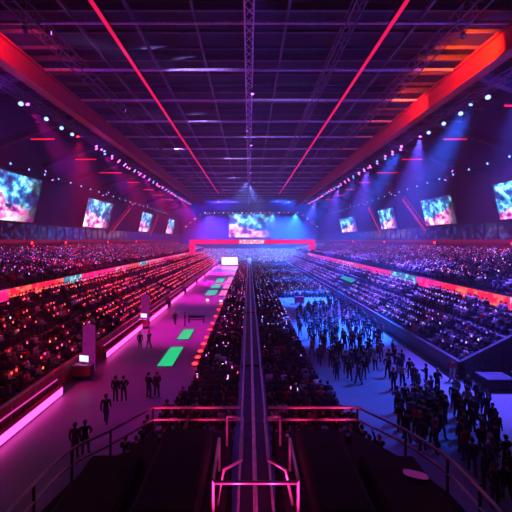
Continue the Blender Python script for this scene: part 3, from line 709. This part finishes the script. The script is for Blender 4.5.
def person_meshes(J):
    """J: joints of one pose (metres, facing +y). Returns meshes for body, jacket, trousers, hair, shoes."""
    pel, che, nek, hed = Vector(J['pelvis']), Vector(J['chest']), Vector(J['neck']), Vector(J['head'])
    V = []; E = []; lab = []
    def add(p, r, par=None, l='torso'):
        V.append((tuple(p), r)); lab.append(l)
        if par is not None: E.append((par, len(V)-1))
        return len(V)-1
    i0 = add(pel, (.155, .115)); i1 = add(pel.lerp(che, .45), (.135, .10), i0); i2 = add(che, (.165, .115), i1)
    i3 = add(nek, .055, i2, 'head'); i4 = add(nek.lerp(hed, .55), .075, i3, 'head'); i5 = add(hed, (.082, .098), i4, 'head'); add(hed+Vector((0, -.005, .085)), .07, i5, 'head')
    for s in (-1, 1):
        q = lambda k: Vector(J[k+('L' if s < 0 else 'R')])
        a = add(q('shoulder'), .068, i2, 'arm'); b = add(q('shoulder').lerp(q('elbow'), .5), .052, a, 'arm'); b = add(q('elbow'), .044, b, 'arm'); c = add(q('wrist'), .029, b, 'arm')
        hd = (q('wrist')-q('elbow')).normalized(); add(q('wrist')+hd*.08, (.042, .024), c, 'hand')
        h = add(q('hip'), .088, i0, 'leg'); k = add(q('hip').lerp(q('knee'), .55), .078, h, 'leg'); k = add(q('knee'), .058, k, 'leg'); m_ = add(q('knee').lerp(q('ankle'), .4), .055, k, 'leg'); an = add(q('ankle'), .04, m_, 'leg')
        add(q('toe'), (.042, .036), an, 'footL' if s < 0 else 'footR')
    bv, bf = skinned(V, E, {0})
    # label each face by its nearest bone
    P = np.array([v[0] for v in V]); A = np.array([e[0] for e in E]); B = np.array([e[1] for e in E])
    fc = np.array([np.mean([bv[i] for i in f], axis=0) for f in bf])
    pa, pb = P[A], P[B]; d = pb-pa; L2 = (d*d).sum(1)
    tt = np.clip(((fc[:, None]-pa[None])*d[None]).sum(2)/L2, 0, 1)
    dist = np.linalg.norm(fc[:, None]-(pa[None]+tt[..., None]*d[None]), axis=2)
    near = dist.argmin(1); fl = [lab[B[k]] for k in near]
    fl = ['arm' if (l == 'hand' and False) else l for l in fl]
    me0 = bpy.data.meshes.new('t'); me0.from_pydata(bv, [], bf); me0.update()
    nrm = [Vector(v.normal) for v in me0.vertices]; bpy.data.meshes.remove(me0)
    def shell(labels, off, zmax=9, zmin=-9):
        fs = [f for f, l, c in zip(bf, fl, fc) if l in labels and c[2] < zmax and c[2] > zmin]
        idx = {}; vv = []
        for f in fs:
            for i in f:
                if i not in idx: idx[i] = len(vv); vv.append(tuple(Vector(bv[i])+nrm[i]*off))
        m = MB(); m.v = vv; m.f = [tuple(idx[i] for i in f) for f in fs]; return m
    body = MB(); body.v = list(bv); body.f = list(bf)
    # fingers: four of unequal length, bent, and a thumb from the side of the palm
    for s in (-1, 1):
        q = lambda k: Vector(J[k+('L' if s < 0 else 'R')])
        hd = (q('wrist')-q('elbow')).normalized(); side = Vector((1, 0, 0)) if abs(hd.x) < .8 else Vector((0, 1, 0))
        side = (side-hd*side.dot(hd)).normalized(); pn = hd.cross(side).normalized()
        if pn.z > 0 and abs(pn.z) > .3: pn = -pn
        base = q('wrist')+hd*.075
        for k, ln in enumerate((.066, .076, .071, .055)):
            o_ = side*(.03-.02*k)
            body.tube([base+o_, base+o_+hd*(ln*.5), base+o_+hd*(ln*.85)+pn*(ln*.35)], [.0095, .009, .007], 5)
        body.tube([q('wrist')+hd*.03+side*.03, q('wrist')+hd*.06+side*.055, q('wrist')+hd*.09+side*.06+pn*.01], [.012, .011, .008], 5)
    f0 = Vector((0, 1, 0))
    body.add([hed+Vector((-.014, .088, .0)), hed+Vector((.014, .088, .0)), hed+Vector((0, .118, -.022)), hed+Vector((0, .09, .04)), hed+Vector((0, .085, -.03))], [(0,3,2),(3,1,2),(0,2,4),(1,4,2)])
    body.tube([hed+Vector((-.022, .082, -.055)), hed+Vector((0, .092, -.058)), hed+Vector((.022, .082, -.055))], .007, 5)
    for s in (-1, 1): body.ball(hed+Vector((s*.086, -.005, .0)), .03, 6, 5, (.4, .7, 1.1))
    nb = len(body.f)
    for s in (-1, 1): body.ball(hed+Vector((s*.032, .083, .022)), .012, 6, 5)
    bm_ = body.mesh('body'); bm_.shade_smooth()
    bm_.materials.append(SKIN[0]); bm_.materials.append(EYEM)
    for p in bm_.polygons:
        if p.index >= nb: p.material_index = 1
    hair = MB().ball(hed+Vector((0, -.012, .02)), .122, 12, 10, (.86, 1.0, 1.02))
    keep = []
    for f in hair.f:
        c = sum((Vector(hair.v[i]) for i in f), Vector())/len(f)-hed
        if c.z > .062 or (c.y < -.01 and c.z > -.075): keep.append(f)
    hair.f = keep
    return dict(body=bm_, jacket=shell({'torso', 'arm'}, .016).mesh('jacket', None, True), trousers=shell({'leg'}, .012).mesh('trousers', None, True),
                hair=hair.mesh('hair', None, True), shoe_a=shell({'footL'}, .012).mesh('shoe', None, True), shoe_b=shell({'footR'}, .012).mesh('shoe', None, True))

def joints(**k):
    J = dict(pelvis=(0, 0, .95), chest=(0, .0, 1.31), neck=(0, -.01, 1.49), head=(0, .02, 1.63),
             shoulderL=(-.19, -.01, 1.41), shoulderR=(.19, -.01, 1.41), elbowL=(-.24, -.03, 1.12), elbowR=(.24, -.03, 1.12), wristL=(-.24, .06, .88), wristR=(.24, .06, .88),
             hipL=(-.09, 0, .9), hipR=(.09, 0, .9), kneeL=(-.10, .02, .5), kneeR=(.10, .02, .5), ankleL=(-.11, -.03, .085), ankleR=(.11, -.03, .085), toeL=(-.13, .15, .04), toeR=(.13, .15, .04))
    J.update(k); return J
STAND = [joints(),
    joints(kneeL=(-.09, .16, .52), ankleL=(-.09, .20, .085), toeL=(-.10, .38, .05), kneeR=(.09, -.02, .5), ankleR=(.09, -.28, .12), toeR=(.09, -.13, .04), elbowL=(-.25, -.12, 1.14), wristL=(-.24, -.1, .9), elbowR=(.25, .02, 1.14), wristR=(.22, .2, .95)),
    joints(elbowL=(-.25, .08, 1.15), wristL=(-.1, .32, 1.2), elbowR=(.25, .08, 1.15), wristR=(.08, .32, 1.22), head=(0, .04, 1.62)),
    joints(pelvis=(.02, 0, .95), kneeR=(.14, .05, .5), ankleR=(.17, .0, .085), toeR=(.22, .17, .04), elbowR=(.3, .0, 1.2), wristR=(.22, .16, 1.02), elbowL=(-.23, .02, 1.13), wristL=(-.2, .14, .9)),
    joints(elbowR=(.3, .1, 1.5), wristR=(.22, .2, 1.75), elbowL=(-.24, .0, 1.13), head=(0, .0, 1.64))]
def sit(**k):
    J = dict(pelvis=(0, 0, .575), chest=(0, -.02, .93), neck=(0, -.02, 1.11), head=(0, .01, 1.25),
             shoulderL=(-.19, -.03, 1.03), shoulderR=(.19, -.03, 1.03), elbowL=(-.24, .06, .78), elbowR=(.24, .06, .78), wristL=(-.13, .28, .72), wristR=(.13, .28, .72),
             hipL=(-.09, .02, .56), hipR=(.09, .02, .56), kneeL=(-.11, .44, .545), kneeR=(.11, .44, .545), ankleL=(-.11, .42, .085), ankleR=(.11, .42, .085), toeL=(-.12, .58, .04), toeR=(.12, .58, .04))
    J.update(k); return J
SIT = [sit(), sit(elbowL=(-.24, .12, .82), elbowR=(.24, .12, .82), wristL=(-.05, .36, .98), wristR=(.05, .36, .99)),
       sit(chest=(0, .06, .92), neck=(0, .1, 1.1), head=(0, .14, 1.23), shoulderL=(-.19, .06, 1.02), shoulderR=(.19, .06, 1.02), elbowL=(-.2, .25, .78), elbowR=(.2, .25, .78), wristL=(-.08, .44, .68), wristR=(.08, .44, .68)),
       sit(elbowR=(.3, .08, 1.15), wristR=(.22, .2, 1.4))]
PM = {('stand', i): person_meshes(j) for i, j in enumerate(STAND)}
PM.update({('sit', i): person_meshes(j) for i, j in enumerate(SIT)})
cache = {}
def pmesh(pose, piece, m):
    k = (pose, piece, m.name)
    if k not in cache:
        me = PM[pose][piece].copy(); me.name = piece.split('_')[0]
        if piece == 'body': me.materials[0] = m
        else:
            me.materials.clear(); me.materials.append(m)
        cache[k] = me
    return cache[k]
def person(pose, loc, rz, jack, label, group, tr=None, sc=1., hair=None, skin=None):
    sk = skin or R.choice((SKIN[0], SKIN[0], SKIN[1], SKIN[2])); tr = tr or R.choice(TM[:3]); hm = hair or R.choice((HM[0], HM[0], HM[1], HM[2]))
    o = link('person', pmesh(pose, 'body', sk)); o.location = loc; o.rotation_euler = (0, 0, rz); o.scale = (sc,)*3
    tag(o, label, 'person', group)
    for piece, m in (('jacket', JM[jack]), ('trousers', tr), ('hair', hm), ('shoe_a', SHOE), ('shoe_b', SHOE)): link(piece.split('_')[0], pmesh(pose, piece, m), o)
    return o

# every seat of the hall: (x, y, z of the foot level, facing angle about z, block, row, seat)
seats = []
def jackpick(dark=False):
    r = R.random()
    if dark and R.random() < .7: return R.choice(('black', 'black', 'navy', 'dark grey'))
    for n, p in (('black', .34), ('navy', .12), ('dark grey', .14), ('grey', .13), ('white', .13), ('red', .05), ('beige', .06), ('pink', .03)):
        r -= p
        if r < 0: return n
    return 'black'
for k, (s_, x0, z0, n, rise, y0, y1) in STANDS.items():
    for i in range(n):
        if (k, i) in (('right lower', 4), ('left lower', 4), ('left lower', 8)): continue       # walkways
        j = 0; y = y0+.4+R.random()*.2
        while y < y1-.4:
            gap = (k == 'right lower' and 44 < y < 46.2) or (k == 'left lower' and (36 < y < 37.3 or 61 < y < 62.3)) or (k == 'right lower' and 60.5 < y < 71.6 and 1 <= i <= 5) or (y % 31 < 1.2)
            gap = gap or (abs(y-136) < 1.0 and 21 < x0+i*DEP+.58 < 28.2)
            if not gap and R.random() < .93: seats.append(((x0+i*DEP+.58)*s_, y, z0+i*rise, -PI/2*(-1 if s_ > 0 else 1), k, i, j))
            y += .56+R.random()*.06; j += 1
for i in range(EN):
    for j in range(112):
        x = -29.6+.56*j
        if R.random() < .9: seats.append((x, EY0+i*DEP+.58, .4+i*ERISE, PI, 'end', i, j))
ROWS = []
def edge_l(y): return -3.9-(max(0, 25-y)/8)**1.3*2.0
def edge_r(y): return 5.2+(max(0, 25-y)/8)**1.3*1.2
for i in range(150):
    y = 16.3+.9*i
    if y > 147: break
    ROWS.append(y)
    j = 0; x = -1.05
    while x > max(edge_l(y), -6.6):
        if R.random() < .95: seats.append((x+R.uniform(-.04, .04), y, 0, 0, 'centre left', i, j))
        x -= .56; j += 1
    j = 0; x = 1.45
    while x < min(edge_r(y), 6.9):
        if R.random() < .95: seats.append((x+R.uniform(-.04, .04), y, 0, 0, 'centre right', i, j))
        x += .56; j += 1
for i in range(92):
    y = 63.2+.9*i
    for j in range(19):
        x = 5.75+.56*j
        if R.random() < .9: seats.append((x, y, 0, 0, 'right floor', i, j))
def inview(p):
    x, y, z = p[0], p[1], p[2]+.8
    if y < 4: return False
    u, v = VX+FPX*x/y, VY-FPX*(z-EYE)/y
    return -70 < u < 590 and -6 < v < 560
seats = [s_ for s_ in seats if inview(s_)]
dist_ = lambda s_: math.sqrt(s_[0]**2+s_[1]**2+(EYE-s_[2])**2)
seats.sort(key=dist_)
def clear_of_platform(s_):
    return not (s_[1] < 17.0 and abs(s_[0]) < 7)
near, far = seats[:95], seats[95:]
BL = {'centre left': 'left of the barrier', 'centre right': 'right of the barrier', 'left lower': 'in the left lower stand', 'right lower': 'in the right lower stand'}
rank = {}
for x, y, z, rz, blk, i, j in sorted(near, key=lambda s_: (s_[4], s_[5], s_[6])):
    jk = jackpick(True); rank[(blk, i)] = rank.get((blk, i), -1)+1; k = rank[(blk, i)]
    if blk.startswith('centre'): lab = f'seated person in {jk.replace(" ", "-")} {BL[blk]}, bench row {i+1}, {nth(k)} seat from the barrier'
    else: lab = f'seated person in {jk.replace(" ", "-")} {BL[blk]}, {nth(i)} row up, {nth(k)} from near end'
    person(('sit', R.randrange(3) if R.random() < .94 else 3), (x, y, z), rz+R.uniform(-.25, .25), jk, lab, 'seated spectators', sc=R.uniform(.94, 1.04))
# benches of the centre rows: single things where single people sit, the rest as one
near_rows = {(s_[4], s_[5]) for s_ in near if s_[4].startswith('centre')}
fb = MB(); first = None
def bench_shape(mb, xa, xb, y):
    mb.box(xa, xb, y-.16, y+.16, .40, .45)
    return mb
for i, y in enumerate(ROWS):
    for blk, xa, xb in (('centre left', max(edge_l(y), -6.6)-.15, -.8), ('centre right', 1.15, min(edge_r(y), 6.9)+.15)):
        if (blk, i) in near_rows:
            t = thing('bench', f'dark slatted bench of row {i+1} from the railing, {BL[blk]}', 'bench', ((xa+xb)/2, y, 0), 0, 'centre benches')
            L_ = (xb-xa)/2
            MB().box(-L_, L_, -.16, .16, .40, .45).build('seat', M['bench'], t)
            for a in (-.8, 0, .8): MB().box(a*L_-.03, a*L_+.03, -.12, .12, 0, .4).build('leg', M['bench'], t)
        else:
            fb.box(xa, xb, y-.16, y+.16, .40, .45)
            for a in (.1, .5, .9): fb.box(xa+(xb-xa)*a-.03, xa+(xb-xa)*a+.03, y-.12, y+.12, 0, .4)
for i in range(92):
    y = 63.2+.9*i; fb.box(5.5, 16.1, y-.16, y+.16, .40, .45)
    for a in (6.2, 9, 13, 15.8): fb.box(a-.03, a+.03, y-.12, y+.12, 0, .4)
tag(fb.build('benches', M['bench']), 'rows of dark benches under the distant floor seating', 'benches', None, 'stuff')

# the rest of the seated crowd: one object
def box_np(x0, x1, y0, y1, z0, z1, tp=1.):
    cx, cy = (x0+x1)/2, (y0+y1)/2
    v = []
    for z, k in ((z0, 1.), (z1, tp)):
        for y in (y0, y1):
            for x in (x0, x1): v.append((cx+(x-cx)*k, cy+(y-cy)*k, z))
    return v, [(0,2,3,1),(4,5,7,6),(0,1,5,4),(2,6,7,3),(0,4,6,2),(1,3,7,5)]
def octa(c, r, z):
    v = [(0, 0, r*1.25+z)]+[(c[0]+r*math.cos(a), c[1]+r*math.sin(a), z+h) for h in (r*.6, -r*.5) for a in [PI/3*k for k in range(6)]]+[(0, 0, z-r*1.2)]
    v[0] = (c[0], c[1], z+r*1.25); v[-1] = (c[0], c[1], z-r*1.2)
    f = [(0, 1+k, 1+(k+1) % 6) for k in range(6)]+[(1+k, 7+k, 7+(k+1) % 6, 1+(k+1) % 6) for k in range(6)]+[(13, 7+(k+1) % 6, 7+k) for k in range(6)]
    return v, f
def figure(hi):
    parts = [(box_np(-.21, .21, -.13, .13, .50, 1.06, .85), 0), (octa((0, .01), .105, 1.25), 1), (box_np(-.19, .19, 0, .46, .50, .64, .92), 2), (box_np(-.18, .18, .36, .48, 0, .56), 2)]
    if hi: parts += [(box_np(-.29, -.19, -.06, .08, .72, 1.04, .8), 0), (box_np(.19, .29, -.06, .08, .72, 1.04, .8), 0), (box_np(-.26, -.12, .02, .32, .66, .76), 0), (box_np(.12, .26, .02, .32, .66, .76), 0)]
    V = []; F = []; K = []
    for (v, f), k in parts:
        n = len(V); V += v; F += [tuple(i+n for i in q) for q in f]; K += [k]*len(f)
        if k == 1:
            for q in range(len(K)-len(f), len(K)):
                c = np.mean([V[i] for i in F[q]], axis=0)
                if c[2] > 1.28 or c[1] < -.03: K[q] = 3
    return np.array(V), F, np.array(K)
rng = np.random.default_rng(3)
jcol = np.array([c for _, c in JACK]); jn = {n: i for i, (n, _) in enumerate(JACK)}
scol = np.array([(.55, .34, .25), (.55, .34, .25), (.36, .2, .13), (.16, .085, .055)]); tcol = np.array([(.012, .012, .016), (.03, .045, .10), (.08, .08, .09)]); hcol = np.array([(.012, .01, .01), (.012, .01, .01), (.06, .03, .018), (.32, .2, .09)])
VV = []; LI = []; LS = []; CO = []; MI = []; nv = 0
def emit(fig, grp):
    global nv
    V, F, K = fig; n = len(grp)
    if not n: return
    P = np.array([g[:3] for g in grp]); a = np.array([g[3] for g in grp])+rng.uniform(-.3, .3, n); sc = rng.uniform(.92, 1.06, n)
    ca, sa = np.cos(a)[:, None], np.sin(a)[:, None]
    lean = rng.uniform(-.1, .12, n)[:, None]
    x = V[None, :, 0]*sc[:, None]+rng.uniform(-.04, .04, n)[:, None]*np.ones_like(V[None, :, 0]); y = (V[None, :, 1]+lean*np.maximum(0, V[None, :, 2]-.5))*sc[:, None]; z = V[None, :, 2]*sc[:, None]
    W = np.stack([x*ca-y*sa+P[:, :1], x*sa+y*ca+P[:, 1:2], z+P[:, 2:]], axis=2).reshape(-1, 3)
    VV.append(W)
    fl = np.array([i for f in F for i in f]); ls = np.array([len(f) for f in F])
    LI.append((fl[None]+(np.arange(n)*len(V))[:, None]+nv).ravel()); LS.append(np.tile(ls, n)); nv += n*len(V)
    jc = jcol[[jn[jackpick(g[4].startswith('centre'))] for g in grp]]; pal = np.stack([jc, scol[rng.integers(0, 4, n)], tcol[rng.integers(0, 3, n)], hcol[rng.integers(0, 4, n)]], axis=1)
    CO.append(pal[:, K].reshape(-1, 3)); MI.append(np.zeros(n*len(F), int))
emit(figure(True), [s_ for s_ in far if dist_(s_) < 75]); emit(figure(False), [s_ for s_ in far if dist_(s_) >= 75])
# lit phones held up here and there
ph = [s_ for s_ in far if R.random() < (.08 if s_[4] == 'end' else .03 if dist_(s_) > 60 else .02)]
bv, bf = box_np(-.045, .045, .30, .315, .95, 1.10)
V = np.array(bv)*np.array([1.3, 1, 1.0]); fig = (V, bf, np.zeros(6, int))
n0 = len(MI); emit(fig, ph); MI[n0][:] = 1
# glowing light sticks held up by part of the crowd, each in its stand's colours
STICK = {'left lower': (.75, ((1, .02, .05), (1, .04, .03), (1, .03, .12), (.9, .06, .3), (1, .12, .06))), 'left upper': (.3, ((.8, .04, .3), (.5, .08, .6), (.9, .03, .1), (.45, .2, .8))),
         'right lower': (.8, ((.2, .09, .8), (.34, .18, .9), (.16, .07, .7), (.45, .12, .8), (.1, .08, .7))), 'right upper': (.32, ((.3, .14, .75), (.5, .2, .7), (.2, .12, .7), (.7, .12, .5))),
         'centre left': (.22, ((.7, .08, .4), (.5, .12, .6), (.9, .06, .2), (.5, .3, .8))), 'centre right': (.22, ((.3, .22, .9), (.2, .2, .8), (.45, .3, 1), (.6, .15, .5))),
         'end': (.40, ((.4, .5, 1), (.7, .6, 1), (.3, .4, 1), (.9, .4, .8))), 'right floor': (.32, ((.3, .35, 1), (.45, .5, 1), (.2, .25, .9), (.6, .3, .9)))}
CO_ST = {}
bv, bf = box_np(-.034, .034, .26, .33, 1.02, 1.17); sfig = (np.array(bv)+np.array((.2, 0, 0)), bf, np.zeros(6, int))
for blk, (share, cols) in STICK.items():
    g = [s_ for s_ in far if s_[4] == blk and R.random() < share*(1 if dist_(s_) > 40 else .4)]
    if not g: continue
    n0 = len(MI); emit(sfig, g); MI[n0][:] = 2
    c = np.array(cols)[rng.integers(0, len(cols), len(g))]*rng.uniform(.35, 1.3, len(g))[:, None]
    CO[-1] = np.repeat(c, 6, axis=0)
me = bpy.data.meshes.new('crowd'); VVa = np.concatenate(VV); LIa = np.concatenate(LI); LSa = np.concatenate(LS)
me.vertices.add(len(VVa)); me.vertices.foreach_set('co', VVa.ravel().astype(np.float32))
me.loops.add(len(LIa)); me.loops.foreach_set('vertex_index', LIa.astype(np.int32))
me.polygons.add(len(LSa)); me.polygons.foreach_set('loop_start', np.concatenate([[0], np.cumsum(LSa)[:-1]]).astype(np.int32))
me.update(calc_edges=True)
at = me.attributes.new('cloth', 'FLOAT_COLOR', 'FACE'); ca_ = np.concatenate(CO); at.data.foreach_set('color', np.concatenate([ca_, np.ones((len(ca_), 1))], axis=1).ravel().astype(np.float32))
cm = bpy.data.materials.new('crowd_clothes'); cm.use_nodes = True
an = cm.node_tree.nodes.new('ShaderNodeAttribute'); an.attribute_name = 'cloth'
cm.node_tree.links.new(an.outputs['Color'], cm.node_tree.nodes['Principled BSDF'].inputs['Base Color']); cm.node_tree.nodes['Principled BSDF'].inputs['Roughness'].default_value = .8
sm = mat('light_stick', (.02, .02, .02), .4, em=(1, 1, 1), es=3.6, var=0); sm.cycles.emission_sampling = 'NONE'
an = sm.node_tree.nodes.new('ShaderNodeAttribute'); an.attribute_name = 'cloth'; sm.node_tree.links.new(an.outputs['Color'], sm.node_tree.nodes['Principled BSDF'].inputs['Emission Color'])
me.materials.append(cm); me.materials.append(M['phone']); me.materials.append(sm)
me.polygons.foreach_set('material_index', np.concatenate(MI).astype(np.int32))
me.validate()
tag(link('crowd', me), 'mass of seated spectators with glowing sticks filling the stands and distant floor seats', 'crowd', 'seated spectators', 'stuff')
print('seats', len(seats), 'verts', len(VVa))

# ------------------------------------------------------------------ standing people
def floor_pt(px, py):                        # where a spot of the picture meets the arena floor
    y = FPX*EYE/(py-VY); return (px-VX)*y/FPX, y
POLYS = [([floor_pt(*p) for p in q], n) for q, n in (
    (((291, 326), (298, 313), (343, 305), (374, 330), (412, 374), (442, 394), (426, 406), (396, 394), (360, 386), (332, 380), (316, 366)), 158),
    (((396, 414), (431, 402), (446, 425), (441, 453), (420, 456), (399, 440)), 26), (((452, 402), (471, 399), (505, 448), (512, 505), (494, 508), (462, 462)), 26))]
def inside(poly, x, y):
    c = False; n = len(poly)
    for i in range(n):
        (x1, y1), (x2, y2) = poly[i], poly[i-1]
        if (y1 > y) != (y2 > y) and x < (x2-x1)*(y-y1)/(y2-y1)+x1: c = not c
    return c
singles = [((452.5, 381), 'red', 'steward in red jacket and white trousers at the corner of the right stand', PI*.8, 3),
    ((417, 437), 'red', 'person in red top in the dark crowd near the platform railing', 0, 1),
    ((465, 461), 'red', 'person in red top nearest the right stand cases', .3, 0),
    ((106, 424), 'black', 'lone person in black on the left walkway nearest the railing', .2, 1),
    ((115.5, 402), 'black', 'person in black on the left walkway, left one of the nearer pair', 0, 0),
    ((123.5, 402), 'navy', 'person in navy on the left walkway, right one of the nearer pair', .4, 3),
    ((148.5, 398), 'black', 'person in black on the left walkway, left one of the pair by the railing', -.5, 3),
    ((157, 397), 'dark grey', 'person in dark grey on the left walkway, right one of the pair by the railing', .5, 1),
    ((140, 349), 'black', 'person in black beside the second pink board, left of a pair', .1, 0),
    ((149, 348), 'dark grey', 'person in dark grey beside the second pink board, right of a pair', 1., 1),
    ((175, 325), 'black', 'person in black near the bench, left of two', .1, 1), ((185, 326), 'navy', 'person in navy just left of the walkway bench', 2., 0),
    ((85, 455), 'black', 'person in black at the near end of the left boards', .3, 3), ((75, 458), 'dark grey', 'person in dark grey at the near end of the left boards', .1, 0),
    ((328, 304), 'black', 'person in black standing by the red cart, nearer of two', .1, 0), ((334, 303), 'navy', 'person in navy standing by the red cart, farther of two', 2, 3),
    ((345, 303), 'dark grey', 'person in dark grey alone between red cart and right stand', 1, 1)]
pts = [floor_pt(*q[0]) for q in singles]; n_single = len(pts)
for poly, want in POLYS:
    tries = got = 0; md = .85
    while got < want and tries < 20000:
        tries += 1
        if tries % 2500 == 0: md *= .92
        x, y = R.uniform(min(p[0] for p in poly), max(p[0] for p in poly)), R.uniform(min(p[1] for p in poly), max(p[1] for p in poly))
        if not inside(poly, x, y) or x < edge_r(y)+.6 or x > 16.0: continue
        if all((x-a)**2+(y-b)**2 > md*md for a, b in pts): pts.append((x, y)); got += 1
band = {}
for x, y in pts[n_single:]: band.setdefault(int((y-11)//2.2), []).append((x, y))
for bi, (b, L_) in enumerate(sorted(band.items())):
    for k, (x, y) in enumerate(sorted(L_)):
        jk = R.choice(('black', 'black', 'black', 'navy', 'navy', 'dark grey', 'dark grey', 'grey'))
        if R.random() < .04: jk = R.choice(('red', 'white', 'beige'))
        person(('stand', R.choice((0, 0, 1, 1, 2, 3, 3, 4)) if R.random() < .9 else 0), (x, y, 0), R.choice((0, PI, R.uniform(0, 6.28), R.uniform(-.5, .5))), jk,
               f'standing person in {jk.replace(" ", "-")} on the blue floor, {nth(bi)} rank, {nth(k)} from the barrier side', 'standing crowd', sc=R.uniform(.95, 1.06))
for (px, py), jk, lab, rz, ps in singles:
    x, y = floor_pt(px, py)
    person(('stand', ps), (x, y, 0), rz, jk, lab, None, tr=TM[3] if 'white trousers' in lab else None, sc=1.02)
